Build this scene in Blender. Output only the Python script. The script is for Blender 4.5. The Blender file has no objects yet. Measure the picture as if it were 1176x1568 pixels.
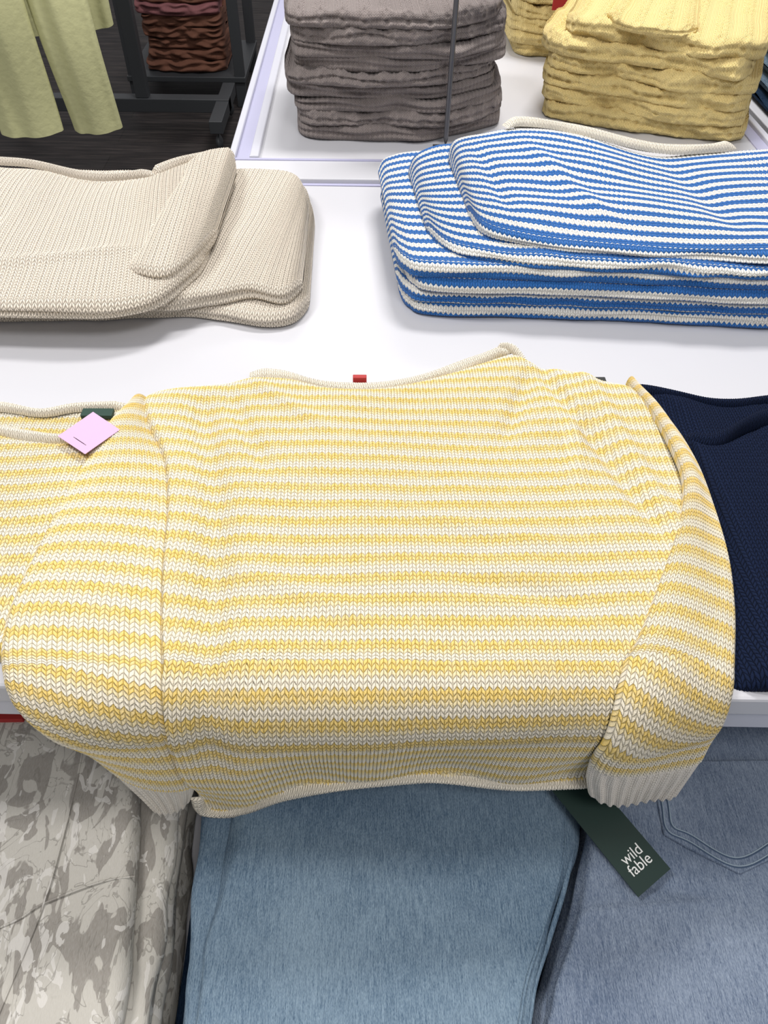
import bpy, math
import numpy as np
from mathutils import Matrix, Vector
sc=bpy.context.scene
try:
    sc.view_settings.view_transform='Standard'
except Exception: pass
ZT=.8; R=.03; YE=.395
# ------------------------------------------------------------ helpers
def empty(name,loc=(0,0,0)):
    e=bpy.data.objects.new(name,None); e.location=loc; e.empty_display_size=.05
    sc.collection.objects.link(e); return e
def link(ob,parent=None):
    sc.collection.objects.link(ob)
    if parent is not None:
        ob.parent=parent
    return ob
def curve(pts,dense=60):
    P=np.array(pts,float)
    if len(P)==2:
        D=P[0]+(P[1]-P[0])*np.linspace(0,1,dense)[:,None]
    else:
        Q=np.vstack([2*P[0]-P[1],P,2*P[-1]-P[-2]]); out=[]
        for i in range(1,len(Q)-2):
            t=np.linspace(0,1,dense,endpoint=False)[:,None]
            a,b,c,d=Q[i-1],Q[i],Q[i+1],Q[i+2]
            out.append(.5*((2*b)+(-a+c)*t+(2*a-5*b+4*c-d)*t*t+(-a+3*b-3*c+d)*t**3))
        D=np.vstack(out+[P[-1:]])
    seg=np.r_[0,np.cumsum(np.linalg.norm(np.diff(D,axis=0),axis=1))]
    L=seg[-1]; sg=seg/L
    def f(s):
        s=np.asarray(s,float)
        return np.stack([np.interp(s,sg,D[:,k]) for k in range(D.shape[1])],-1)
    f.L=L
    return f
def wav(x,y,seed=0,freq=10.,n=7):
    rs=np.random.RandomState(seed); o=0
    for i in range(n):
        a=rs.uniform(0,math.pi*2); f=freq*rs.uniform(.5,1.8); p=rs.uniform(0,6.28)
        o=o+np.sin((x*math.cos(a)+y*math.sin(a))*f*2*math.pi/1.0+p+1.3*np.sin((x*math.sin(a)-y*math.cos(a))*f*2.1+p*2))
    return o/n*1.5
def sm(x,a,b):
    t=np.clip((x-a)/(b-a),0,1); return t*t*(3-2*t)
def grid_mesh(name,P,UV,mat,parent,close_v=False,smooth=True):
    nu,nv=P.shape[:2]
    me=bpy.data.meshes.new(name)
    verts=P.reshape(-1,3)
    I=np.arange(nu*nv).reshape(nu,nv)
    if close_v:
        I2=np.hstack([I,I[:,:1]])
    else: I2=I
    q=np.stack([I2[:-1,:-1],I2[1:,:-1],I2[1:,1:],I2[:-1,1:]],-1).reshape(-1,4)
    m=q.shape[0]
    me.vertices.add(len(verts)); me.vertices.foreach_set('co',verts.astype(np.float32).ravel())
    me.loops.add(m*4); me.loops.foreach_set('vertex_index',q.astype(np.int32).ravel())
    me.polygons.add(m); me.polygons.foreach_set('loop_start',(np.arange(m)*4).astype(np.int32))
    try: me.polygons.foreach_set('loop_total',np.full(m,4,np.int32))
    except Exception: pass
    me.update(calc_edges=True)
    if UV is not None:
        J=np.arange(UV.shape[0]*UV.shape[1]).reshape(UV.shape[:2])
        qq=np.stack([J[:-1,:-1],J[1:,:-1],J[1:,1:],J[:-1,1:]],-1).reshape(-1)
        l=me.uv_layers.new(name='UVMap'); l.data.foreach_set('uv',UV.reshape(-1,2)[qq].astype(np.float32).ravel())
    if smooth: me.polygons.foreach_set('use_smooth',np.ones(m,bool))
    me.materials.append(mat); me.update()
    return link(bpy.data.objects.new(name,me),parent)
def drape(x,y,h):
    x,y,h=np.broadcast_arrays(x,y,h)
    s=YE-y; Lr=R*math.pi/2
    a=np.clip(s/R,0,math.pi/2)
    Y=np.where(s<=0,y,YE-(R+h)*np.sin(a)); Zz=np.where(s<=0,ZT+h,ZT-R+(R+h)*np.cos(a))
    Zz=np.where(s>Lr,ZT-R-(s-Lr),Zz)
    return np.stack([x,Y,Zz],-1)
def knit_h(U,V,vk=.9):
    fu=U-np.floor(U); tri=np.abs(fu-.5)*2
    vv=V-vk*tri; fv=vv-np.floor(vv)
    return np.sqrt(np.clip(np.sin(math.pi*tri),0,1))*np.sqrt(np.clip(np.sin(math.pi*fv),0,1))
def samp(n,k=.5):
    u=np.linspace(0,1,n); return (1-k)*u+k*(.5-.5*np.cos(math.pi*u))
def prof(d,w):
    q=1-np.clip(d/w,0,1); return np.sqrt(np.clip(1-q*q,0,1))
def patch(name,top,bot,left,right,hf,uvf,mat,parent,nu=200,nv=200,disp=0.,under=True,k=.4):
    """cloth surface spanned by four boundary curves in table-flat coords (x, y); hf gives loft above table"""
    s=samp(nu,k); t=samp(nv,k)
    T,B,Lf,Rt=curve(top)(s),curve(bot)(s),curve(left)(t),curve(right)(t)
    S,Tt=np.meshgrid(s,t,indexing='ij'); S=S[...,None]; Tt=Tt[...,None]
    c00,c10,c01,c11=T[0],T[-1],B[0],B[-1]
    P=(1-Tt)*T[:,None]+Tt*B[:,None]+(1-S)*Lf[None]+S*Rt[None]-((1-S)*(1-Tt)*c00+S*(1-Tt)*c10+(1-S)*Tt*c01+S*Tt*c11)
    x,y=P[...,0],P[...,1]; S=S[...,0]; Tt=Tt[...,0]
    h=hf(S,Tt,x,y); U,V=uvf(S,Tt,x,y)
    if disp: h=h+disp*knit_h(U,V)*prof(np.minimum(S,1-S),.07)
    ob=grid_mesh(name,drape(x,y,h),np.stack([U,V],-1),mat,parent)
    if under:
        st=3
        hb=np.minimum(h*0.2,.004)+.001
        ix=np.unique(np.r_[np.arange(0,nu,st),nu-1]); iy=np.unique(np.r_[np.arange(0,nv,st),nv-1])
        grid_mesh(name+'_back',drape(x,y,hb)[ix][:,iy],np.stack([U,V],-1)[ix][:,iy],mat,parent)
    return ob
def band(name,pts,wi,wo,h0,hr,mat,parent,disp=.0016,seed=0,cw=.0066,nv=40):
    """soft rolled knit edge: narrow strip along a curve with a rounded section"""
    f=curve(pts); L=f.L; s=np.linspace(0,1,80); p=f(s); tg=np.gradient(p,axis=0); tg/=np.linalg.norm(tg,axis=1)[:,None]
    nr=np.stack([-tg[:,1],tg[:,0]],-1); nr*=np.sign(nr[:,1:2]+1e-6)
    wv=1+.15*np.sin(s*L/.045*2+seed)[:,None]+.1*np.sin(s*L/.017+seed*3)[:,None]
    top=p+nr*wo*wv; bot=p-nr*wi*wv
    hh=lambda S:(np.interp(S,np.linspace(0,1,len(h0)),h0) if hasattr(h0,'__len__') else h0)
    def hf(S,T,x,y): return hh(S)+hr*np.sqrt(np.clip(np.sin(math.pi*T),0,1))*np.clip(np.sin(math.pi*S)*6,0,1)**.5-hr*.3
    nu=int(L/.0013)
    return patch(name,[tuple(a) for a in top[::4]]+[tuple(top[-1])],[tuple(a) for a in bot[::4]]+[tuple(bot[-1])],[tuple(top[0]),tuple(bot[0])],[tuple(top[-1]),tuple(bot[-1])],hf,
        lambda S,T,x,y:(S*L/cw,-T*(wi+wo)*1.4/.006),mat,parent,nu,nv,disp=disp,under=False,k=0)
def tube(name,pts3,r,mat,parent,n=300,m=14,uvs=(1,1),rn=0.,seed=0,flat=1.):
    f=curve(pts3); s=np.linspace(0,1,n); C=f(s)
    Tg=np.gradient(C,axis=0); Tg/=np.linalg.norm(Tg,axis=1)[:,None]+1e-9
    up=np.array([0,0,1.]); Sd=np.cross(Tg,up); nn=np.linalg.norm(Sd,axis=1)[:,None]
    Sd=np.where(nn>.05,Sd/(nn+1e-9),np.array([[1.,0,0]])); Up=np.cross(Sd,Tg)
    a=np.linspace(0,2*math.pi,m,endpoint=False)
    rr=r*(1+rn*np.sin(s*f.L/.05*2+seed)+rn*.6*np.sin(s*f.L/.021+seed*2))*np.clip(prof(np.minimum(s,1-s)*f.L,r),.05,1)
    P=C[:,None]+Sd[:,None]*(np.cos(a)[None,:,None]*rr[:,None,None])+Up[:,None]*(np.sin(a)[None,:,None]*rr[:,None,None]*flat)
    aa=np.linspace(0,2*math.pi,m+1)
    UV=np.stack(np.meshgrid(s*f.L/uvs[0],aa*r/uvs[1],indexing='ij'),-1)
    return grid_mesh(name,P,UV,mat,parent,close_v=True)
def slab(name,A,B,z0,T,mat,parent,unit=(.006,.005),wr=.003,seed=1,ns=140,na=(90,16,20,16),ew=.03,ins=.025,ribs=None,zf=None,disp=0.,wf=6.,front=0.,groove=0.,vk=.9):
    fA,fB=curve(A),curve(B); s=samp(ns,.6); a,b=fA(s),fB(s); Ls=(fA.L+fB.L)/2
    d=np.minimum(s,1-s)*Ls; pr=np.clip(prof(d,ew),.04,1)
    dv=b-a; L=np.linalg.norm(dv,axis=1); dv=dv/L[:,None]
    off=ins*(1-prof(d,ew*1.6)); a=a+dv*off[:,None]; L=L-2*off
    rr=T/2*pr
    n1,n2,n3,n4=na
    cs=[];zs=[];arc=[];top=[];fr=[]
    Lm=L.mean()
    for i in range(n1):
        t=i/n1; t=.8*t+.2*(.5-.5*math.cos(math.pi*t)); cs.append(rr+(L-2*rr)*t); zs.append(rr*1); arc.append(t*(Lm-T)); top.append(1); fr.append(0)
    a0=Lm-T
    for i in range(n2):
        th=math.pi*i/n2; cs.append(L-rr+rr*math.sin(th)); zs.append(rr*math.cos(th)); arc.append(a0+T/2*th); top.append(.5+.5*math.cos(th)); fr.append(math.sin(th))
    a0+=T/2*math.pi
    for i in range(n3):
        t=i/n3; cs.append(L-rr-(L-2*rr)*t); zs.append(-rr); arc.append(a0+t*(Lm-T)); top.append(0); fr.append(0)
    a0+=Lm-T
    for i in range(n4):
        th=math.pi*i/n4; cs.append(rr-rr*math.sin(th)); zs.append(-rr*math.cos(th)); arc.append(a0+T/2*th); top.append(.5-.5*math.cos(th)); fr.append(-math.sin(th))
    arc.append(a0+T/2*math.pi)
    Cc=np.array(cs).T; Zc=np.array(zs).T; tp=np.array(top)[None]; fr=np.array(fr)[None]
    U=np.repeat((s*Ls/unit[0])[:,None],len(arc),1); V=np.repeat((np.array(arc)/unit[1])[None],ns,0)
    xy=a[:,None]+dv[:,None]*Cc[...,None]
    n=wav(xy[...,0],xy[...,1],seed,wf); n2_=wav(s[:,None]*Ls+0*Zc,(Zc+z0)*3,seed+7,wf*1.3)
    outw=np.zeros_like(Cc)
    if ribs is not None: outw=ribs(U[:,:-1],V[:,:-1],xy[...,0],xy[...,1])
    if disp: outw=outw+disp*knit_h(U[:,:-1],V[:,:-1],vk)
    gl=wav(s[:,None]*Ls,0*s[:,None]+z0*9,seed+31,4.)
    gr=groove*(.75+.35*gl)*np.exp(-((tp-.5-.18*gl)/.13)**2)
    Cc2=Cc+fr*(wr*1.6*n2_+outw-gr)
    z=z0+T/2+Zc+tp*wr*n+(tp*2-1)*(1-np.abs(fr))*outw*(tp>.5)
    z=z-tp*front*np.exp(-np.minimum(Cc,L[:,None]-Cc)/.05)
    xy=a[:,None]+dv[:,None]*Cc2[...,None]
    if zf is not None: z=z+zf(xy[...,0],xy[...,1])*tp
    P=np.concatenate([xy,z[...,None]],-1)
    ob=grid_mesh(name,P,np.stack([U,V],-1),mat,parent,close_v=True)
    return ob
def box(name,x0,x1,y0,y1,z0,z1,mat,parent=None,bev=.003):
    me=bpy.data.meshes.new(name)
    v=[(x,y,z) for x in(x0,x1) for y in(y0,y1) for z in(z0,z1)]
    me.from_pydata(v,[],[(0,1,3,2),(4,6,7,5),(0,4,5,1),(2,3,7,6),(0,2,6,4),(1,5,7,3)])
    me.materials.append(mat); ob=link(bpy.data.objects.new(name,me),parent)
    if bev:
        b=ob.modifiers.new('b','BEVEL'); b.width=bev; b.segments=3
    return ob
def prism(name,poly,z0,z1,mat,parent=None,bev=.002):
    n=len(poly); me=bpy.data.meshes.new(name)
    v=[(x,y,z0) for x,y in poly]+[(x,y,z1) for x,y in poly]
    me.from_pydata(v,[],[tuple(range(n))[::-1],tuple(range(n,2*n))]+[(i,(i+1)%n,n+(i+1)%n,n+i) for i in range(n)])
    me.materials.append(mat); ob=link(bpy.data.objects.new(name,me),parent)
    if bev:
        b=ob.modifiers.new('b','BEVEL'); b.width=bev; b.segments=2
    return ob
# ------------------------------------------------------------ materials
def new_mat(name,rough=.8):
    m=bpy.data.materials.new(name); m.use_nodes=True; nt=m.node_tree
    b=nt.nodes['Principled BSDF']; b.inputs['Roughness'].default_value=rough
    return m,nt,b
def MT(nt,op,a,b=None,c=None):
    n=nt.nodes.new('ShaderNodeMath'); n.operation=op
    for i,v in enumerate((a,b,c)):
        if v is None: continue
        if isinstance(v,(int,float)): n.inputs[i].default_value=v
        else: nt.links.new(v,n.inputs[i])
    return n.outputs[0]
def MIX(nt,f,a,b):
    n=nt.nodes.new('ShaderNodeMix'); n.data_type='RGBA'
    for i,v in ((0,f),(6,a),(7,b)):
        if isinstance(v,(int,float)): n.inputs[i].default_value=v
        elif isinstance(v,tuple): n.inputs[i].default_value=(*v,1)
        else: nt.links.new(v,n.inputs[i])
    return n.outputs[2]
def NOISE(nt,vec,scale,detail=3,rough=.5,dist=0):
    n=nt.nodes.new('ShaderNodeTexNoise'); n.inputs['Scale'].default_value=scale; n.inputs['Detail'].default_value=detail
    n.inputs['Roughness'].default_value=rough; n.inputs['Distortion'].default_value=dist
    if vec is not None: nt.links.new(vec,n.inputs['Vector'])
    return n.outputs[0]
def RAMP(nt,f,stops,const=False):
    n=nt.nodes.new('ShaderNodeValToRGB'); cr=n.color_ramp
    if const: cr.interpolation='CONSTANT'
    while len(cr.elements)<len(stops): cr.elements.new(.5)
    for e,(p,c) in zip(cr.elements,stops): e.position=p; e.color=(*c,1)
    nt.links.new(f,n.inputs[0]); return n.outputs[0]
def BUMP(nt,h,dist,strength=1.,normal=None):
    n=nt.nodes.new('ShaderNodeBump'); n.inputs['Distance'].default_value=dist; n.inputs['Strength'].default_value=strength
    nt.links.new(h,n.inputs['Height'])
    if normal is not None: nt.links.new(normal,n.inputs['Normal'])
    return n.outputs[0]
def knit_mat(name,rows,gap_shade=.72,dist=.0014,rough=.85,mottle=0.25,vk=.9,heather=None,sheen=.15,shade_sat=1.15):
    m,nt,b=new_mat(name,rough)
    uv=nt.nodes.new('ShaderNodeUVMap').outputs[0]
    sp=nt.nodes.new('ShaderNodeSeparateXYZ'); nt.links.new(uv,sp.inputs[0])
    U,V=sp.outputs[0],sp.outputs[1]
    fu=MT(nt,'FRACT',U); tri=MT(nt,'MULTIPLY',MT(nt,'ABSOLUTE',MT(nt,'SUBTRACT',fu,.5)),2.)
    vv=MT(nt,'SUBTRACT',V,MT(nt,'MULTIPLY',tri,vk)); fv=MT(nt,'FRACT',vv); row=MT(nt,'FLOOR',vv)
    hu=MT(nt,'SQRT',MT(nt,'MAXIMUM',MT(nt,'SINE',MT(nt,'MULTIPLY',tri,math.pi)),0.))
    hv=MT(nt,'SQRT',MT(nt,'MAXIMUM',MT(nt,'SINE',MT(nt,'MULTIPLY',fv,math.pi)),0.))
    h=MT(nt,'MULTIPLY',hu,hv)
    n=len(rows)
    if n>1:
        idx=MT(nt,'DIVIDE',MT(nt,'ADD',MT(nt,'MODULO',MT(nt,'ADD',row,float(n*1000)),float(n)),.5),float(n))
        col=RAMP(nt,idx,[(i/n,c) for i,c in enumerate(rows)],True)
    else:
        rgb=nt.nodes.new('ShaderNodeRGB'); rgb.outputs[0].default_value=(*rows[0],1); col=rgb.outputs[0]
    if heather:
        wn=nt.nodes.new('ShaderNodeTexWhiteNoise'); wn.noise_dimensions='2D'
        cb=nt.nodes.new('ShaderNodeCombineXYZ'); nt.links.new(MT(nt,'FLOOR',MT(nt,'MULTIPLY',U,2.)),cb.inputs[0]); nt.links.new(row,cb.inputs[1])
        nt.links.new(cb.outputs[0],wn.inputs['Vector'])
        f=MT(nt,'MULTIPLY',MT(nt,'GREATER_THAN',wn.outputs[0],.55),.26)
        col=MIX(nt,f,col,heather)
    tc=nt.nodes.new('ShaderNodeTexCoord').outputs['Object']
    nz=NOISE(nt,tc,900.,2)
    hs=nt.nodes.new('ShaderNodeHueSaturation'); nt.links.new(col,hs.inputs['Color']); hs.inputs['Value'].default_value=gap_shade; hs.inputs['Saturation'].default_value=shade_sat
    col2=MIX(nt,MT(nt,'MINIMUM',MT(nt,'MULTIPLY',h,1.3),1.),hs.outputs[0],col)  # occlusion shade between stitches, painted into the base colour by stitch height
    nz2=NOISE(nt,tc,160.,2)
    if mottle:
        hs2=nt.nodes.new('ShaderNodeHueSaturation'); nt.links.new(col2,hs2.inputs['Color'])
        nt.links.new(MT(nt,'ADD',MT(nt,'MULTIPLY',nz2,mottle),1-mottle/2),hs2.inputs['Value']); col2=hs2.outputs[0]
    nt.links.new(col2,b.inputs['Base Color'])
    hh=MT(nt,'ADD',h,MT(nt,'MULTIPLY',nz,.4))
    nt.links.new(BUMP(nt,hh,dist),b.inputs['Normal'])
    b.inputs['Sheen Weight'].default_value=sheen; b.inputs['Specular IOR Level'].default_value=.15
    return m
YEL=(.86,.64,.22); CRE=(.86,.79,.64); MID=(.86,.73,.44)
m_stripe=knit_mat('yellow_stripe_knit',[CRE,CRE,MID,YEL,YEL],heather=(.86,.77,.55),gap_shade=.60,dist=.0022,shade_sat=1.25,mottle=.15)
m_cream_trim=knit_mat('cream_trim_knit',[(.92,.85,.71)],dist=.0018,gap_shade=.75)
m_rib=knit_mat('cream_rib_knit',[(.90,.83,.72)],dist=.001,gap_shade=.8)
m_navy=knit_mat('navy_knit',[(.005,.012,.040)],gap_shade=.3,dist=.0022,sheen=0)
m_cream=knit_mat('cream_knit',[(.91,.82,.69)],gap_shade=.60,dist=.0028,mottle=.1)
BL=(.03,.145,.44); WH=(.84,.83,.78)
m_blue=knit_mat('blue_stripe_knit',[BL,BL,WH,WH],gap_shade=.75,dist=.0016,vk=.55)
m_grey=knit_mat('gray_knit',[(.34,.29,.275)],gap_shade=.65,dist=.002)
m_ylw=knit_mat('butter_yellow_knit',[(.97,.77,.34)],gap_shade=.82,dist=.002)
def plain(name,c,rough=.5,bump=0,scale=300,metal=0,spec=.5):
    m,nt,b=new_mat(name,rough); b.inputs['Metallic'].default_value=metal; b.inputs['Specular IOR Level'].default_value=spec
    tc=nt.nodes.new('ShaderNodeTexCoord').outputs['Object']
    nz=NOISE(nt,tc,scale,3)
    nt.links.new(MIX(nt,MT(nt,'MULTIPLY',nz,.25),c,tuple(x*.8 for x in c)),b.inputs['Base Color'])
    if bump: nt.links.new(BUMP(nt,nz,bump),b.inputs['Normal'])
    return m
m_table=plain('white_laminate',(.58,.585,.62),.3,scale=4)
m_rim=plain('white_rim',(.58,.59,.66),.2,scale=6)
m_groove=plain('lavender_groove',(.44,.44,.60),.25,scale=6)
m_dark=plain('dark_gray_metal',(.030,.033,.037),.5)
m_rod=plain('gray_metal_rod',(.12,.12,.13),.35,metal=.6)
m_pants=plain('pale_lime_cloth',(.58,.58,.31),.8,bump=.002,scale=40)
m_brown=plain('brown_cloth',(.13,.05,.028),.85,bump=.002,scale=60)
m_pinkc=plain('mauve_cloth',(.20,.075,.08),.85,bump=.002,scale=60)
m_red=plain('red_label',(.40,.02,.02),.6)
m_black=plain('black_label',(.010,.013,.012),.6)
m_glabel=plain('dark_green_label',(.012,.045,.032),.6)
m_green=plain('dark_green_card',(.010,.030,.024),.45,scale=900)
m_pink=plain('pink_paper',(.66,.43,.64),.6)
m_ink=plain('gray_ink',(.12,.10,.12),.6)
m_white=plain('white_ink',(.75,.76,.74),.6)
def denim(name,a,bc,seed=0.):
    m,nt,b=new_mat(name,.95); b.inputs['Specular IOR Level'].default_value=.1
    tc=nt.nodes.new('ShaderNodeTexCoord').outputs['Object']
    mp=nt.nodes.new('ShaderNodeMapping'); nt.links.new(tc,mp.inputs[0]); mp.inputs['Scale'].default_value=(900,60,300); mp.inputs['Location'].default_value=(seed,seed,0)
    n1=NOISE(nt,mp.outputs[0],1.,3,.65)
    mp2=nt.nodes.new('ShaderNodeMapping'); nt.links.new(tc,mp2.inputs[0]); mp2.inputs['Rotation'].default_value=(0,0,.9); mp2.inputs['Scale'].default_value=(1100,350,400)
    n2=NOISE(nt,mp2.outputs[0],1.,1)
    n3=NOISE(nt,tc,6.,3)
    f=MT(nt,'ADD',MT(nt,'MULTIPLY',MT(nt,'SUBTRACT',n1,.5),1.7),MT(nt,'ADD',MT(nt,'MULTIPLY',MT(nt,'SUBTRACT',n2,.5),1.2),MT(nt,'ADD',MT(nt,'MULTIPLY',MT(nt,'SUBTRACT',n3,.5),1.1),.5)))
    nt.links.new(RAMP(nt,f,[(.05,a),(.95,bc)]),b.inputs['Base Color'])
    nt.links.new(BUMP(nt,MT(nt,'ADD',n2,n1),.0009),b.inputs['Normal'])
    return m
m_den=denim('light_blue_denim',(.070,.12,.185),(.23,.315,.395))
m_den2=denim('gray_blue_denim',(.09,.125,.195),(.27,.325,.41),3.)
m_dend=denim('dark_denim',(.008,.02,.05),(.03,.06,.11),5.)
m_seamd=plain('denim_seam',(.05,.085,.15),.9)
m_seaml=plain('denim_thread',(.30,.38,.45),.9)
def leafcloth(name,a,bc,dk):
    m,nt,b=new_mat(name,.85)
    tc=nt.nodes.new('ShaderNodeTexCoord').outputs['Object']
    mp0=nt.nodes.new('ShaderNodeMapping'); nt.links.new(tc,mp0.inputs[0]); mp0.inputs['Rotation'].default_value=(0,0,.5); mp0.inputs['Scale'].default_value=(1.5,.75,1)
    n1=NOISE(nt,mp0.outputs[0],17.,3,.45,1.6)
    n2=NOISE(nt,mp0.outputs[0],13.,3,.5,2.6)
    vein=MT(nt,'LESS_THAN',MT(nt,'ABSOLUTE',MT(nt,'SUBTRACT',n2,.5)),.010)
    msk=RAMP(nt,n1,[(.525,(0,0,0)),(.54,(1,1,1))])
    msk2=MT(nt,'GREATER_THAN',NOISE(nt,mp0.outputs[0],34.,2,.5,1.),.60)
    c=MIX(nt,msk,a,bc)
    c=MIX(nt,MT(nt,'MULTIPLY',msk2,.7),c,(.62,.60,.56))
    c=MIX(nt,MT(nt,'MULTIPLY',vein,.6),c,dk)
    mp=nt.nodes.new('ShaderNodeMapping'); nt.links.new(tc,mp.inputs[0]); mp.inputs['Rotation'].default_value=(0,0,.8); mp.inputs['Scale'].default_value=(1200,200,300)
    n3=NOISE(nt,mp.outputs[0],1.,1)
    c=MIX(nt,MT(nt,'MULTIPLY',n3,.25),c,(.75,.75,.73))
    nt.links.new(c,b.inputs['Base Color']); nt.links.new(BUMP(nt,n3,.0004),b.inputs['Normal']); return m
m_leaf=leafcloth('leaf_print_cotton',(.44,.42,.37),(.22,.20,.17),(.15,.135,.11))
def wood():
    m,nt,b=new_mat('dark_wood_floor',.6); b.inputs['Specular IOR Level'].default_value=.15
    tc=nt.nodes.new('ShaderNodeTexCoord').outputs['Object']
    mp=nt.nodes.new('ShaderNodeMapping'); nt.links.new(tc,mp.inputs[0]); mp.inputs['Scale'].default_value=(4,50,1)
    n1=NOISE(nt,mp.outputs[0],1.,6,.65)
    br=nt.nodes.new('ShaderNodeTexBrick'); nt.links.new(tc,br.inputs['Vector']); br.inputs['Scale'].default_value=1.; br.inputs['Brick Width'].default_value=1.2; br.inputs['Row Height'].default_value=.15; br.inputs['Mortar Size'].default_value=.003
    br.inputs['Color1'].default_value=(.008,.007,.008,1); br.inputs['Color2'].default_value=(.014,.013,.014,1); br.inputs['Mortar'].default_value=(.003,.003,.003,1)
    c=MIX(nt,MT(nt,'MULTIPLY',MT(nt,'POWER',n1,3.5),1.),br.outputs[0],(.20,.165,.15))
    nt.links.new(c,b.inputs['Base Color']); return m
m_floor=wood()
# ------------------------------------------------------------ shell, tables
box('floor',-7,7,-3,12,-.02,0,m_floor,None,0)
dt=empty('display_table')
prism('top',[(-1.0,.403),(1.25,.345),(1.25,1.53),(-1.0,1.555)],.765,.80,m_table,dt,.004)
prism('fascia',[(-1.0,.409),(1.25,.351),(1.25,.38),(-1.0,.437)],.725,.7649,m_rim,dt,.002)
for i,(x,y) in enumerate(((-.97,.56),(1.2,.54),(-.97,1.5),(1.2,1.48))): box('leg_%d'%(i+1),x-.025,x+.025,y-.025,y+.025,0,.765,m_rim,dt)
box('inner_panel',-.9,1.15,.62,.64,.05,.764,m_table,dt)
bt=empty('display_table.001')
box('top',-.26,.90,1.66,2.95,.765,.80,m_table,bt)
box('front_band',-.285,.925,1.562,1.66,.75,.806,m_table,bt)
box('front_groove',-.285,.925,1.648,1.656,.8055,.8085,m_groove,bt,.001)
box('front_lip',-.285,.925,1.552,1.562,.75,.797,m_groove,bt,.001)
box('left_rail',-.30,-.285,1.552,2.97,.75,.812,m_rim,bt)
box('left_channel',-.285,-.255,1.66,2.95,.79,.803,m_groove,bt,.001)
box('left_inner_lip',-.255,-.235,1.66,2.95,.79,.811,m_rim,bt)
box('right_rail',.925,.94,1.552,2.97,.75,.812,m_rim,bt)
box('right_channel',.895,.925,1.66,2.95,.79,.803,m_groove,bt,.001)
box('back_rail',-.30,.94,2.95,2.97,.75,.812,m_rim,bt)
for i,(x,y) in enumerate(((-.25,1.7),(.88,1.7),(-.25,2.9),(.88,2.9))): box('leg_%d'%(i+1),x-.025,x+.025,y-.025,y+.025,0,.765,m_rim,bt)
ls=empty('lower_display_table')
box('top',-1.0,1.2,-.45,.60,.36,.395,m_table,ls)
for i,(x,y) in enumerate(((-.95,-.4),(1.15,-.4),(-.95,.55),(1.15,.55))): box('leg_%d'%(i+1),x-.025,x+.025,y-.025,y+.025,0,.36,m_rim,ls)
# ------------------------------------------------------------ main striped sweater
sw=empty('striped_knit_sweater')
top=[(-.322,.818),(-.305,.838),(-.275,.849),(-.244,.853),(-.203,.858),(-.165,.870),(-.115,.868),(-.058,.850),(-.001,.846),(.055,.857),(.114,.880),(.175,.909),(.215,.925),(.240,.908),(.296,.882),(.350,.861),(.392,.853)]
hem=[(-.205,.172),(-.197,.134),(-.154,.144),(-.111,.181),(-.062,.208),(-.001,.226),(.066,.240),(.120,.229),(.176,.215),(.229,.217),(.285,.222)]
left=[(-.322,.818),(-.300,.763),(-.268,.699),(-.248,.619),(-.236,.529),(-.220,.441),(-.206,.383),(-.202,.34),(-.206,.293),(-.204,.21),(-.205,.172)]
right=[(.392,.853),(.422,.77),(.430,.70),(.428,.62),(.41,.53),(.375,.45),(.34,.39),(.315,.33),(.295,.27),(.285,.222)]
def vfun(y):
    yy=np.linspace(-.2,1.1,1000); r=np.interp(yy,[.2,.335,.35,.39,.42,.55,.70,.85],[.0056,.0056,.0028,.0028,.0062,.0059,.0051,.0044]); c=np.r_[0,np.cumsum(np.diff(yy)/((r[1:]+r[:-1])/2))]
    return np.interp(y,yy,c)
def crease(x,y,x0,y0,x1,y1,w,amp):
    dx,dy=x1-x0,y1-y0; L=math.hypot(dx,dy); t=((x-x0)*dx+(y-y0)*dy)/L/L; d=((x-x0)*dy-(y-y0)*dx)/L
    return amp*np.exp(-(d/w)**2)*sm(t,-.15,.25)*(1-sm(t,.7,1.1))
def h_body(S,T,x,y):
    base=.032*prof(np.minimum(S*.62,1.5),.018)*prof((1-S)*.62,.03)*(.45+.55*prof(T*.7,.03))
    base=base*(1-.5*sm(T,.78,1.0))
    xl=np.interp(-y,[-.86,-.75,-.62,-.5,-.38,-.2],[-.235,-.215,-.185,-.170,-.160,-.165])
    val=-.011*np.exp(-((x-xl)/.020)**2)*sm(y,.2,.4)*(1-sm(y,.78,.86))
    xr=np.interp(y,[.3,.58,.70,.86],[.35,.345,.315,.26])
    val2=-.009*np.exp(-((x-xr)/.012)**2)*sm(y,.52,.64)
    xr2=np.interp(y,[.55,.70,.86],[.375,.350,.315])
    val3=.008*np.exp(-((x-xr2)/.014)**2)*sm(y,.5,.62)
    w=.0045*wav(x,y,5,2.2)+.0022*wav(x,y,11,6)
    w=w+crease(x,y,-.20,.84,-.12,.66,.013,-.007)+crease(x,y,-.17,.86,-.05,.75,.012,.005)+crease(x,y,.24,.88,.18,.72,.013,-.007)+crease(x,y,.30,.84,.26,.62,.014,.005)+crease(x,y,-.15,.52,.02,.44,.016,.005)+crease(x,y,.10,.50,.26,.46,.014,-.005)+crease(x,y,.05,.60,.24,.54,.012,.003)
    waves=.006*np.sin(x*24+1.+3*np.sin(x*6))*sm(-y,-.36,-.2)
    edge=prof(np.minimum(np.minimum(S,1-S)*.62,np.minimum(T,1-T)*.7),.03)
    return np.maximum(base+(val+val2+val3+w+waves)*edge,.006)
def uv_body(S,T,x,y):
    bow=.010*np.sin((x+.2)*5)
    return x/.0082+.3*np.sin(y*9)+100, vfun(y+bow*sm(y,.4,.6)+.004*wav(x,y,3,2)*sm(y,.4,.5))
patch('body',top,hem,left,right,h_body,uv_body,m_stripe,sw,700,760,disp=.0030,k=.25)
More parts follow.
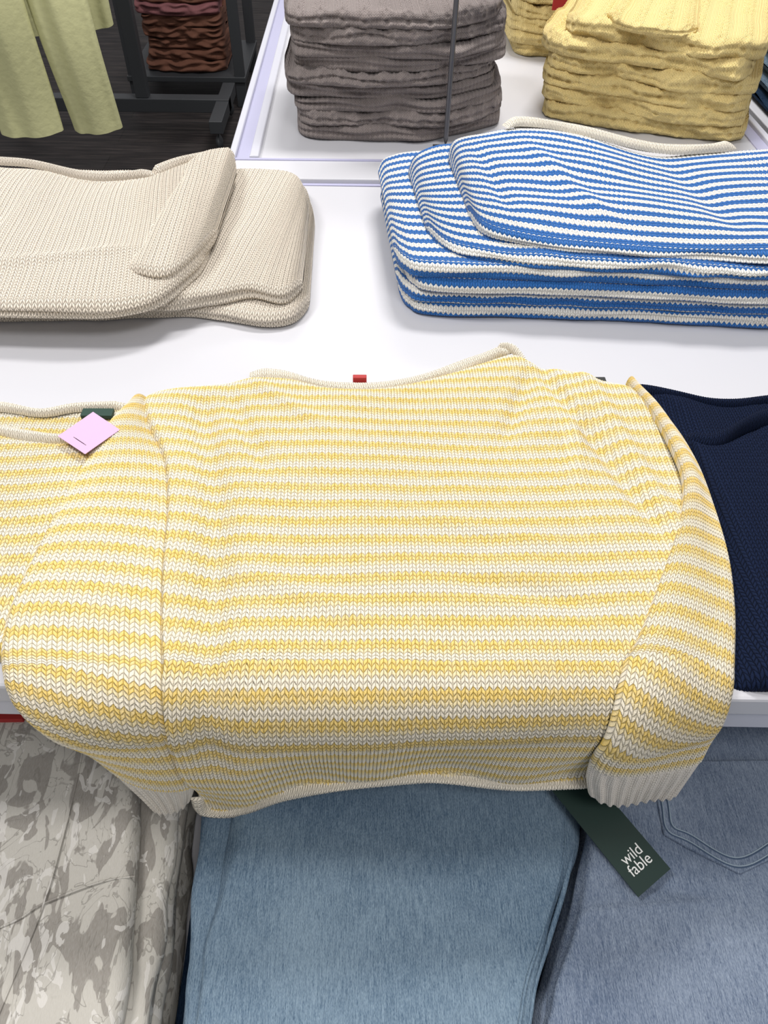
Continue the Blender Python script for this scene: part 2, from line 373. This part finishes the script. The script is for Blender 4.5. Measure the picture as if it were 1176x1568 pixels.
def sleeve(name,inn,out,base,H,ncol,mat,nu,nv,disp,seed,vo=0,wrk=.003,ribs=0,soft=.5,parent=sw,rowh=None,close=0.,ramp=.0016):
    top=[inn[0],out[0]]; bot=[inn[-1],out[-1]]
    L=(curve(inn).L+curve(out).L)/2
    def hf(S,T,x,y):
        p=(np.clip(4*S*(1-S),0,1))**soft
        h=base(S,T,x,y)+H*p+wrk*wav(x,y,seed,5)*p
        if ribs: h=h+(ramp*np.cos((S+.010*np.sin(T*5+S*9))*2*math.pi*ribs)-.001)*p**.3*sm(T,0,.15)-.003*np.exp(-(T/.10)**2)*p
        if close: h=h*(.25+.75*prof((1-T)*L,close))
        return np.maximum(h,.003)
    def uvf(S,T,x,y):
        if rowh: return S*ncol+.5, -T*L/rowh+vo
        ym=y.mean(axis=0,keepdims=True)+0*y
        return S*ncol+.5, vfun(ym)*1.04+vo
    return patch(name,top,bot,inn,out,hf,uvf,mat,parent,nu,nv,disp=disp,k=.4)
Rin=[(.376,.856),(.390,.79),(.398,.72),(.397,.65),(.371,.577),(.319,.482),(.281,.415),(.252,.379),(.240,.345),(.239,.308)]
Rout=[(.398,.852),(.426,.77),(.436,.70),(.436,.629),(.430,.546),(.413,.471),(.391,.405),(.376,.365),(.374,.33),(.380,.275)]
def bR(S,T,x,y): return (.022*(1-sm(S,.0,.8))+.010)*(.8+.2*sm(T,0,.12))
sleeve('right_sleeve',Rin,Rout,bR,.021,18,m_stripe,260,620,.0028,21,vo=600)
def bR2(S,T,x,y): return .022*(1-sm(S,.0,.8))+.010
sleeve('right_cuff',[(.2385,.316),(.244,.27),(.258,.218)],[(.380,.283),(.384,.22),(.386,.152)],bR2,.020,30,m_rib,360,140,.0010,21,ribs=10,wrk=.003,rowh=.006,close=.010,ramp=.0018)
Lout=[(-.330,.820),(-.354,.774),(-.366,.710),(-.378,.629),(-.387,.546),(-.391,.465),(-.380,.409),(-.360,.376),(-.330,.352),(-.306,.325),(-.288,.278)]
Lin=[(-.308,.826),(-.290,.763),(-.256,.699),(-.236,.619),(-.224,.529),(-.209,.441),(-.197,.383),(-.194,.34),(-.198,.293),(-.198,.25),(-.200,.215)]
sleeve('left_sleeve',Lout,Lin,lambda S,T,x,y:.012+.0*S,.019,17,m_stripe,260,620,.0028,31,vo=602,soft=.5)
sleeve('left_cuff',[(-.2895,.286),(-.279,.22),(-.262,.143)],[(-.1995,.222),(-.206,.19),(-.216,.160)],lambda S,T,x,y:.012+0*S,.018,20,m_rib,280,120,.0010,31,ribs=7,rowh=.006,soft=.5,close=.010,ramp=.0018)
col=[(-.172,.878),(-.145,.879),(-.115,.874),(-.058,.855),(-.001,.851),(.055,.862),(.114,.886),(.175,.916),(.219,.938)]
band('collar_band',col,.006,.013,[.020,.018,.017,.017,.020,.026],.011,m_cream_trim,sw)
band('collar_inner_roll',[(a,b+.014) for a,b in col],.005,.008,[.011,.009,.008,.008,.011,.020],.010,m_cream_trim,sw,seed=2)
band('collar_end_fold',[(.200,.942),(.216,.942),(.228,.930),(.240,.910)],.006,.005,[.028,.028,.018],.010,m_cream_trim,sw)
band('left_shoulder_seam',[(-.305,.843),(-.275,.852),(-.244,.857),(-.203,.862),(-.170,.877)],.005,.006,.010,.010,m_cream_trim,sw,seed=4)
band('hem_roll',[(a,b-.004) for a,b in hem],.009,.006,.016,.011,m_cream_trim,sw,seed=1)
box('neck_label',-.020,.000,.866,.874,.808,.828,m_red,sw,.001)
box('care_label',.330,.354,.866,.884,.804,.818,m_black,sw,.001)
# ------------------------------------------------------------ second striped sweater (left)
s2=empty('striped_knit_sweater.001')
def h2(S,T,x,y): 
    e=prof(np.minimum(S,1-S)*.5,.03)*prof(np.minimum(T,1-T)*.4,.02)
    return np.maximum((.016+.003*wav(x,y,41,4))*e,.003)
patch('body',[(-.85,.79),(-.60,.785),(-.52,.772),(-.48,.757),(-.44,.749),(-.40,.746),(-.355,.765),(-.31,.775)],[(-.85,.41),(-.34,.415)],[(-.85,.79),(-.85,.41)],[(-.31,.775),(-.34,.6),(-.34,.415)],h2,lambda S,T,x,y:(x/.0082+300,vfun(y+.012*wav(x,y,3,2))+3),m_stripe,s2,440,380,disp=.0026)
patch('back_panel',[(-.62,.830),(-.51,.817),(-.455,.804),(-.409,.816),(-.32,.820)],[(-.62,.76),(-.32,.74)],[(-.62,.830),(-.62,.76)],[(-.32,.820),(-.32,.74)],lambda S,T,x,y:.006+.003*wav(x,y,43,6),lambda S,T,x,y:(x/.0082+300,vfun(y)),m_stripe,s2,240,70,disp=.0018)
band('front_collar_roll',[(-.62,.795),(-.55,.785),(-.50,.765),(-.45,.752),(-.405,.747),(-.36,.762),(-.33,.775)],.007,.009,.014,.012,m_cream_trim,s2)
band('back_collar_roll',[(-.62,.832),(-.512,.818),(-.454,.805),(-.409,.817),(-.34,.822)],.006,.008,.010,.010,m_cream_trim,s2,seed=3)
box('neck_label',-.395,-.352,.792,.808,.812,.8185,m_glabel,s2,.001)
tg=empty('pink_price_tag')
prism('card',[(-.406,.736),(-.362,.702),(-.328,.749),(-.372,.785)],.8305,.8313,m_pink,tg,0)
for i in range(3):
    o=.004*i; prism('printed_line_%d'%(i+1),[(-.379-o*.77,.729-o*-.6+.0),(-.365-o*.77,.718+o*.6),(-.3645-o*.77,.7187+o*.6),(-.3785-o*.77,.7297+o*.6)],.8313,.8315,m_ink,tg,0)
# ------------------------------------------------------------ navy sweater
nv=empty('navy_knit_sweater')
def hn(S,T,x,y):
    e=prof(np.minimum(S,1-S)*.5,.04)*prof(np.minimum(T,1-T)*.45,.025)
    return np.maximum((.024+.004*wav(x,y,51,3))*e*(.25+.75*sm(S,.02,.09)),.0015)
patch('body',[(.418,.785),(.445,.745),(.48,.742),(.53,.768),(.60,.795),(.85,.80)],[(.372,.378),(.85,.375)],[(.418,.785),(.425,.72),(.425,.63),(.418,.54),(.402,.46),(.382,.40),(.372,.378)],[(.85,.80),(.85,.375)],hn,lambda S,T,x,y:(x/.0075,y/.006),m_navy,nv,360,330,disp=.0022)
patch('back_panel',[(.375,.862),(.41,.861),(.45,.850),(.492,.832),(.57,.835),(.75,.85)],[(.425,.74),(.75,.74)],[(.375,.862),(.40,.83),(.418,.79),(.425,.74)],[(.75,.85),(.75,.74)],lambda S,T,x,y:.004+(.012*prof(T*.08,.02)+.002*wav(x,y,52,6))*sm(S,.02,.15),lambda S,T,x,y:(x/.0075,y/.006),m_navy,nv,260,90,disp=.0018)
band('collar_roll',[(.432,.752),(.452,.738),(.475,.738),(.518,.764),(.56,.783),(.65,.81)],.008,.014,[.014,.022,.024,.024,.024],.018,m_navy,nv)
band('back_collar_roll',[(.378,.866),(.41,.862),(.449,.848),(.492,.830),(.53,.826),(.571,.832),(.66,.85)],.007,.008,[.008,.012,.014,.014],.012,m_navy,nv)
# ------------------------------------------------------------ cream stack
cs=empty('folded_cream_sweater_stack')
U=(.0090,.0074)
slab('bottom_fold',[(-.80,1.045),(-.55,1.036),(-.332,1.051),(-.24,1.045),(-.169,1.026),(-.120,1.036),(-.094,1.08)],[(-.80,1.50),(-.5,1.50),(-.29,1.515),(-.19,1.530),(-.130,1.50),(-.108,1.42),(-.098,1.36)],.80,.024,m_cream,cs,U,wr=.002,seed=2,ns=420,na=(300,36,20,36),disp=.0026,groove=.006,ew=.02,ins=.012)
slab('middle_fold',[(-.80,1.035),(-.55,1.030),(-.332,1.035),(-.25,1.05),(-.19,1.07),(-.135,1.055),(-.105,1.085)],[(-.80,1.49),(-.5,1.50),(-.29,1.505),(-.20,1.515),(-.140,1.49),(-.116,1.41),(-.108,1.36)],.823,.026,m_cream,cs,U,wr=.003,seed=3,ns=420,na=(300,36,20,36),disp=.0026,ew=.025,ins=.015,groove=.006)
def creamz(x,y):
    return crease(x,y,-.60,1.08,-.36,1.13,.014,.006)+crease(x,y,-.58,1.35,-.62,1.12,.02,.005)
slab('top_sweater',[(-.85,.985),(-.60,.978),(-.433,.972),(-.36,.985),(-.31,1.015),(-.275,1.09),(-.262,1.15)],[(-.85,1.47),(-.698,1.455),(-.632,1.446),(-.534,1.405),(-.42,1.405),(-.34,1.49),(-.262,1.48)],.847,.034,m_cream,cs,U,wr=.004,seed=4,ns=460,na=(340,40,20,40),disp=.0026,ew=.03,ins=.025,wf=3.5,front=.008,zf=creamz,groove=.009)
slab('folded_sleeve',[(-.44,1.12),(-.38,1.07),(-.32,1.045),(-.285,1.08),(-.252,1.18)],[(-.42,1.38),(-.37,1.45),(-.31,1.495),(-.27,1.508),(-.245,1.44)],.864,.026,m_cream,cs,U,wr=.003,seed=5,ns=280,na=(260,30,16,30),disp=.0026,ew=.025,ins=.02,wf=5,groove=.006,zf=lambda x,y:-.030*sm(-x-.10*(1.3-y),.32,.40))
band('neck_roll',[(-.85,1.478,),(-.698,1.462),(-.632,1.450),(-.534,1.408),(-.47,1.398),(-.40,1.425)],.008,.008,.076,.012,m_cream,cs)
band('sleeve_edge_roll',[(-.40,1.42),(-.36,1.462),(-.30,1.495),(-.262,1.512)],.010,.010,.078,.014,m_cream,cs,seed=2)
# ------------------------------------------------------------ blue striped stack
bs=empty('folded_blue_striped_sweater_stack')
UB=(.0084,.0068)
lay=[(.80,.055,.0),(.822,.050,.004),(.846,.060,-.004),(.868,.045,.002)]
for i,(z,x0,dy) in enumerate(lay):
    fr=[(x0,1.12+dy),(x0+.015,1.085+dy),(x0+.05,1.062+dy),(x0+.2,1.056+dy),(.45,1.045+dy),(.65,1.030+dy),(1.05,1.02+dy)]
    bk=[(x0-.025,1.44),(x0+.0,1.48),(x0+.06,1.50),(.30,1.50),(.5,1.45),(.66,1.44),(1.05,1.48)]
    slab('folded_layer_%d'%(i+1),fr,bk,z,.0245,m_blue,bs,UB,wr=.002,seed=60+i,ns=360,na=(160,40,12,40),ew=.022,ins=.02,groove=.004,disp=.0014,vk=.55)
def bluez(x,y): return crease(x,y,.30,1.45,.40,1.12,.02,.006)+crease(x,y,.55,1.38,.60,1.10,.025,-.006)+crease(x,y,.20,1.45,.24,1.15,.015,-.005)
slab('upper_fold',[(.10,1.16),(.13,1.11),(.18,1.082),(.28,1.06),(.45,1.045),(.65,1.03),(1.05,1.02)],[(.075,1.40),(.10,1.46),(.17,1.50),(.30,1.52),(.5,1.44),(.66,1.43),(1.05,1.48)],.888,.022,m_blue,bs,UB,wr=.003,seed=70,ns=460,na=(340,40,12,40),ew=.022,ins=.02,front=.004,disp=.0020,vk=.55,groove=.004)
slab('top_fold',[(.170,1.19),(.185,1.14),(.22,1.11),(.30,1.085),(.45,1.065),(.65,1.05),(1.05,1.04)],[(.15,1.42),(.17,1.48),(.22,1.515),(.30,1.535),(.43,1.485),(.54,1.42),(.66,1.43),(.8,1.46),(1.05,1.50)],.905,.022,m_blue,bs,UB,wr=.005,seed=71,ns=460,na=(340,40,12,40),ew=.022,ins=.02,front=.005,wf=3.5,disp=.0020,vk=.55,groove=.004,zf=bluez)
band('collar_roll',[(.27,1.525),(.30,1.538),(.36,1.522),(.43,1.487),(.50,1.437),(.56,1.415),(.64,1.420),(.69,1.445)],.010,.011,.131,.013,m_cream_trim,bs)
band('collar_back_roll',[(.29,1.545),(.36,1.537),(.43,1.503),(.50,1.453),(.56,1.432),(.64,1.437),(.69,1.46)],.008,.009,.124,.012,m_cream_trim,bs,seed=2)
# ------------------------------------------------------------ gray & yellow stacks
def cable(U,V,x,y):
    a=U/8; k=a-np.floor(a)
    p=np.sin(2*math.pi*V/8)
    br=np.exp(-((k-.5-.17*p)/.11)**2)+np.exp(-((k-.5+.17*p)/.11)**2)
    return .0052*np.clip(br,0,1.1)+.0014*np.cos(2*math.pi*U)*(np.abs(k-.5)>.34)
def lrib(U,V,x,y): return .0012*np.cos(2*math.pi*U/2)
gs=empty('folded_gray_cable_knit_sweater_stack')
rs=np.random.RandomState(4)
z=.80
for i in range(9):
    T=.027+.006*rs.rand(); j=rs.uniform(-.008,.008); k=rs.uniform(-.014,.014); t=.012*i/10; m_=rs.uniform(-.012,.012)
    slab('folded_layer_%d'%(i+1),[(-.175+k+t,1.86),(-.168+k+t,1.80+j),(-.13+k,1.772+j),(0,1.763+j-m_),(.13,1.766+j),(.20,1.79+j+m_),(.29+k,1.86),(.31+k,1.93)],[(-.17+k+t,2.02),(-.15+k,2.10),(-.09,2.14),(.0,2.14),(.1,2.14),(.2,2.12),(.28,2.09),(.31+k,2.02)],z,T,m_grey,gs,(.0055,.005),wr=.006,seed=80+i,ns=240,na=(70,34,10,34),ew=.022,ins=.02,ribs=(cable if i%3==1 or i==8 else lrib),wf=5,groove=.010)
    z+=T*.93
ys=empty('folded_yellow_cable_knit_sweater_stack')
z=.80
def rot(p,c,a): 
    x,y=p[0]-c[0],p[1]-c[1]; return (c[0]+x*math.cos(a)-y*math.sin(a),c[1]+x*math.sin(a)+y*math.cos(a))
for i in range(6):
    T=.034+.008*rs.rand(); k=rs.uniform(-.02,.02); c=(.71,2.03); w_=-.035 if i<5 else .0; q=rs.uniform(-.02,.02)
    A=[(.50+k+w_,1.91),(.505+k+w_,1.86),(.55+w_,1.822+k),(.66,1.815+q),(.78,1.815-q),(.89,1.825+k),(.935+k,1.86),(.94+k,1.90)]
    Bk=[(.50+k+w_,2.17),(.51+k+w_,2.21),(.55+w_,2.24),(.66,2.25),(.78,2.25),(.88,2.24),(.93+k,2.21),(.94+k,2.17)]
    a=-.36+rs.uniform(-.07,.07)
    slab('folded_layer_%d'%(i+1),[rot(p,c,a) for p in A],[rot(p,c,a) for p in Bk],z,T,m_ylw,ys,(.0065,.0055),wr=.009,seed=100+i,ns=280,na=(160,38,10,38),ew=.028,ins=.03,ribs=cable,wf=5,groove=.010)
    z+=T*.90
slab('folded_sleeve',[rot(p,c,-.45) for p in [(.60,1.83),(.66,1.80),(.74,1.80),(.80,1.84)]],[rot(p,c,-.25) for p in [(.62,2.16),(.67,2.20),(.72,2.20),(.78,2.15)]],z-.005,.022,m_ylw,ys,(.0065,.0055),wr=.006,seed=115,ns=140,na=(140,24,10,24),ew=.025,ins=.02,ribs=cable,wf=6,groove=.005)
ys2=empty('folded_yellow_cable_knit_sweater_stack.001')
z=.80
for i in range(9):
    T=.034; k=rs.uniform(-.02,.02)
    slab('folded_layer_%d'%(i+1),[(.40+k,2.42),(.42+k,2.37),(.5,2.34+k),(.7,2.34),(.84+k,2.37),(.86+k,2.42)],[(.40+k,2.66),(.42+k,2.72),(.5,2.76),(.7,2.76),(.84,2.72),(.86+k,2.66)],z,T,m_ylw,ys2,(.0065,.0055),wr=.008,seed=120+i,ns=160,na=(60,26,10,26),ribs=cable,wf=5,groove=.010)
    z+=T*.92
rl=empty('red_garment_label'); box('label',.49,.53,2.30,2.305,.93,.97,m_red,rl,.001)
# sign rod
rd=empty('sign_holder_stand')
tube('rod',[(.178,1.742,.803),(.178,1.742,1.0),(.178,1.742,1.10)],.0055,m_rod,rd,n=20)
box('foot',.150,.206,1.722,1.752,.8001,.803,m_rod,rd,.001)
box('sign_frame',.03,.33,1.739,1.745,1.10,1.30,m_rod,rd,.002)
# ------------------------------------------------------------ jeans (lower table)
UD=(.01,.01)
j1=empty('folded_jeans')
for i,(z,dx,T) in enumerate(((.396,.0,.045),(.44,.004,.045),(.484,.0,.042))):
    slab('under_layer_%d'%(i+1),[(-.21+dx,.55),(-.208+dx,.36),(-.205+dx,.2),(-.202+dx,.12),(-.202+dx,-.35)],[(.25,.55),(.24,.36),(.225,.277),(.185,.2),(.165,.12),(.155,-.35)],z,T,m_den,j1,UD,wr=.002,seed=140+i,ns=60,na=(30,14,8,14))
slab('back_leg',[(-.212,.56),(-.209,.36),(-.206,.23),(-.200,.12),(-.198,-.35)],[(.0,.56),(.0,.36),(0,.23),(0,.12),(0,-.35)],.512,.030,m_den,j1,UD,wr=.003,seed=144,ns=80,na=(40,16,8,16))
LA=[(-.19,.56),(-.163,.36),(-.175,.27),(-.188,.20),(-.182,.12),(-.175,-.35)]
RB=[(.285,.56),(.270,.40),(.258,.31),(.240,.26),(.210,.20),(.182,.14),(.168,.05),(.160,-.35)]
slab('front_leg',LA,RB,.528,.034,m_den,j1,UD,wr=.0045,seed=145,ns=160,na=(90,24,8,24),wf=3.5)
tube('side_seam',[(x-.015,y,.5615) for x,y in RB[:-1]]+[(.145,-.3,.5615)],.0018,m_den,j1,n=200,rn=.2)
tube('side_seam_edge',[(x-.004,y,.552) for x,y in RB[:-1]]+[(.156,-.3,.552)],.003,m_den,j1,n=200,rn=.2)
j2=empty('folded_jeans.001')
for i,(z,T) in enumerate(((.396,.05),(.445,.05),(.494,.045))):
    slab('under_layer_%d'%(i+1),[(.29,.55),(.275,.36),(.255,.29),(.20,.17),(.175,.08),(.172,-.35)],[(.80,.55),(.80,.36),(.80,.27),(.80,.2),(.80,.12),(.80,-.35)],z,T,m_den2,j2,UD,wr=.002,seed=150+i,ns=60,na=(30,14,8,14))
def whisk(x,y): return crease(x,y,.22,.22,.42,.235,.006,.004)+crease(x,y,.24,.17,.46,.20,.008,.003)+crease(x,y,.28,.26,.40,.24,.006,-.003)
slab('top_layer',[(.295,.56),(.282,.40),(.270,.32),(.250,.26),(.222,.20),(.194,.14),(.180,.06),(.174,-.35)],[(.80,.56),(.80,.40),(.80,.27),(.80,.2),(.80,.15),(.80,.1),(.80,0),(.80,-.35)],.532,.038,m_den2,j2,UD,wr=.005,seed=155,ns=260,na=(180,20,8,20),wf=3.5,zf=whisk)
pk=[(.366,.40),(.362,.345),(.360,.308),(.385,.292),(.438,.262),(.50,.285),(.56,.315),(.58,.40)]
prism('back_pocket',pk,.568,.5755,m_den2,j2,.002)
for o,nm,mm in ((.004,'pocket_stitch_outer',m_seamd),(.0055,'pocket_thread_outer',m_seaml),(.012,'pocket_stitch_inner',m_seamd),(.0135,'pocket_thread_inner',m_seaml)):
    q=[(.366+o,.40),(.362+o,.345),(.360+o,.310+o*.6),(.385+o*.5,.294+o),(.438,.264+o*1.2),(.50-o*.4,.286+o*1.2),(.56-o,.316+o)]
    tube(nm,[(a,b,.5757) for a,b in q],.0007,mm,j2,n=200,m=6)
ht=empty('hang_tag',(.300,.300,.583)) 
d=Vector((.041,-.062)).normalized(); ang=math.atan2(d.y,d.x)
card=prism('card',[(-.10,-.027),(.058,-.027),(.058,.027),(-.10,.027)],0,.0012,m_green,ht,0)
ht.rotation_euler=(0,.04,ang)
def text(body,size,loc,rz,parent,mat,name):
    cu=bpy.data.curves.new(name,'FONT'); cu.body=body; cu.size=size; cu.align_x='CENTER'; cu.align_y='CENTER'; cu.extrude=.0002; cu.space_line=.75; cu.materials.append(mat)
    o=bpy.data.objects.new(name,cu); o.location=loc; o.rotation_euler=(0,0,rz); return link(o,parent)
text('wild\nfable',.018,(.028,0,.0016),math.pi/2,ht,m_white,'printed_lettering')
# ------------------------------------------------------------ leaf print trousers
lp=empty('folded_leaf_print_trousers')
for i,(z,dx,T) in enumerate(((.396,.0,.045),(.44,-.004,.045),(.484,.004,.03),(.512,.0,.028))):
    slab('under_layer_%d'%(i+1),[(-.72,.52),(-.72,.2),(-.72,-.35)],[(-.245+dx,.52),(-.24+dx,.33),(-.232+dx,.2),(-.232+dx,.12),(-.232+dx,-.35)],z,T,m_leaf,lp,UD,wr=.003,seed=160+i,ns=80,na=(30,14,8,14))
slab('top_layer',[(-.72,.50),(-.72,.2),(-.72,-.35)],[(-.31,.49),(-.285,.36),(-.275,.30),(-.262,.2),(-.258,.12),(-.258,-.35)],.534,.034,m_leaf,lp,UD,wr=.003,seed=165,ns=120,na=(90,20,8,20),wf=3)
tube('lengthwise_seam',[(-.372,.47,.569),(-.366,.395,.569),(-.364,.31,.569),(-.367,.229,.569),(-.385,.12,.569)],.0013,m_leaf,lp,n=100,m=8)
tube('cross_seam',[(-.55,.17,.569),(-.407,.217,.569),(-.367,.24,.569),(-.31,.262,.569),(-.27,.27,.565)],.0013,m_leaf,lp,n=100,m=8)
dj=empty('folded_dark_jeans')
for i,(z,T) in enumerate(((.396,.03),(.425,.03))):
    slab('layer_%d'%(i+1),[(-.227,.5),(-.227,.2),(-.227,-.35)],[(-.214,.5),(-.214,.2),(-.214,-.35)],z,T*.4,m_dend,dj,UD,wr=.0005,seed=170+i,ns=30,na=(10,10,6,10),ins=.002)
lb=empty('red_garment_label.001'); box('label',-.50,-.455,.462,.475,.567,.576,m_red,lb,.001)
# ------------------------------------------------------------ background, left
def leg(name,cx,cy,z0,z1,w0,w1,mat,parent,seed,lean=0):
    nz,na=60,64; z=np.linspace(0,1,nz)[:,None]; a=np.linspace(0,2*math.pi,na,endpoint=False)[None]
    w=(w0+(w1-w0)*z)/2; dpt=.035+.015*z
    pl=1+.18*np.sin(5*a+seed+z*1.5)*(1-.2*z)+.07*np.sin(9*a+seed*2)
    x=cx+lean*z+w*np.cos(a)*(1+.04*np.sin(4*a+seed)); y=cy+dpt*np.sin(a)*pl+.01*np.sin(z*7+seed); zz=z0+(z1-z0)*z+.012*np.cos(a-1)*(z<.02)+0*a
    x=x+0*z; P=np.stack([x,y,zz],-1)
    return grid_mesh(name,P,np.stack(np.meshgrid(z[:,0],np.linspace(0,1,na+1),indexing='ij'),-1),mat,parent,close_v=True)
hp=empty('hanging_pants')
leg('leg_1',-1.27,2.98,.34,1.15,.23,.22,m_pants,hp,1,.0)
leg('leg_2',-1.03,3.02,.34,1.15,.18,.22,m_pants,hp,2,-.05)
leg('seat',-1.17,3.0,1.05,1.45,.40,.36,m_pants,hp,3)
hp2=empty('hanging_pants.001')
leg('leg_1',-1.06,3.35,.60,1.3,.17,.19,m_pants,hp2,4)
leg('leg_2',-1.26,3.35,.58,1.3,.2,.19,m_pants,hp2,5)
rk=empty('clothing_rack')
box('base_bar',-1.75,-.66,3.85,3.92,.10,.16,m_dark,rk)
box('upright',-1.10,-1.04,3.86,3.91,.16,1.7,m_dark,rk)
box('cross_foot',-.72,-.66,3.60,4.1,.10,.155,m_dark,rk)
box('top_bar',-1.75,-.66,3.87,3.90,1.62,1.66,m_dark,rk)
box('front_arm',-1.25,-1.1,2.95,3.87,1.58,1.61,m_dark,rk)
for i,(x,y) in enumerate(((-.69,3.64),(-.69,4.06),(-1.7,3.88))):
    tube('caster_%d'%(i+1),[(x-.018,y,.05),(x,y,.05),(x+.018,y,.05)],.045,m_dark,rk,n=16,m=24)
sf=empty('garment_shelf')
box('shelf',-1.22,-.62,4.2,4.8,.12,.145,m_dark,sf)
for i,(x,y) in enumerate(((-1.19,4.23),(-.65,4.23),(-1.19,4.77),(-.65,4.77))): box('post_%d'%(i+1),x-.025,x+.025,y-.02,y+.02,0,1.5,m_dark,sf)
bc=empty('folded_brown_clothes')
for i in range(7):
    q=rs.uniform(-.02,.02)
    slab('layer_%d'%(i+1),[(-1.12+q,4.38),(-1.10+q,4.28),(-.9,4.25+q),(-.74,4.28),(-.72+q,4.38)],[(-1.12+q,4.55),(-1.10,4.66),(-.9,4.68),(-.74,4.66),(-.72+q,4.55)],.146+i*.05,.052,m_brown if i!=5 else m_pinkc,bc,UD,wr=.014,seed=190+i,ns=60,na=(30,14,8,14),groove=.012)
# ------------------------------------------------------------ background, right
rt=empty('display_table.002')
box('top',1.06,2.2,1.9,3.4,.70,.735,m_table,rt)
for i,(x,y) in enumerate(((1.1,1.95),(2.15,1.95),(1.1,3.35),(2.15,3.35))): box('leg_%d'%(i+1),x-.025,x+.025,y-.025,y+.025,0,.70,m_rim,rt)
j3=empty('folded_jeans.002')
for i in range(4):
    slab('layer_%d'%(i+1),[(1.08,2.08),(1.2,2.05),(1.42,2.05)],[(1.08,2.50),(1.2,2.53),(1.42,2.53)],.736+i*.036,.038,m_dend if i<1 else m_den,j3,UD,wr=.004,seed=200+i,ns=60,na=(40,12,8,12))
# ------------------------------------------------------------ lights
w=bpy.data.worlds.new('World'); sc.world=w; w.use_nodes=True
bg=w.node_tree.nodes['Background']; bg.inputs[0].default_value=(.97,.97,1,1); bg.inputs[1].default_value=.38
def area(name,loc,size,sy,power,col=(1,.965,.94),rot=(0,0,0)):
    l=bpy.data.lights.new(name,'AREA'); l.shape='RECTANGLE'; l.size=size; l.size_y=sy; l.energy=power; l.color=col
    o=bpy.data.objects.new(name,l); o.location=loc; o.rotation_euler=rot; sc.collection.objects.link(o); return o
area('ceiling_light_1',(.5,2.4,3.6),.9,.5,86)
area('ceiling_light_2',(-1.6,1.0,3.6),.9,.5,60)
area('ceiling_light_3',(.7,-.9,3.6),1.2,.7,38,rot=(.45,0,0))
area('ceiling_light_4',(0,5.5,3.6),2.,1.2,36)
# ------------------------------------------------------------ camera
cd=bpy.data.cameras.new('Camera'); cam=bpy.data.objects.new('Camera',cd); sc.collection.objects.link(cam)
cd.sensor_fit='VERTICAL'; cd.sensor_height=24.; cd.lens=1490./2048*24.; cd.clip_start=.02; cd.clip_end=60
cam.matrix_world=Matrix.Translation((0,0,1.5))@Matrix.Rotation(math.radians(-2.0),4,'Z')@Matrix.Rotation(math.radians(42),4,'X')@Matrix.Rotation(math.radians(1.5),4,'Z')
sc.camera=cam
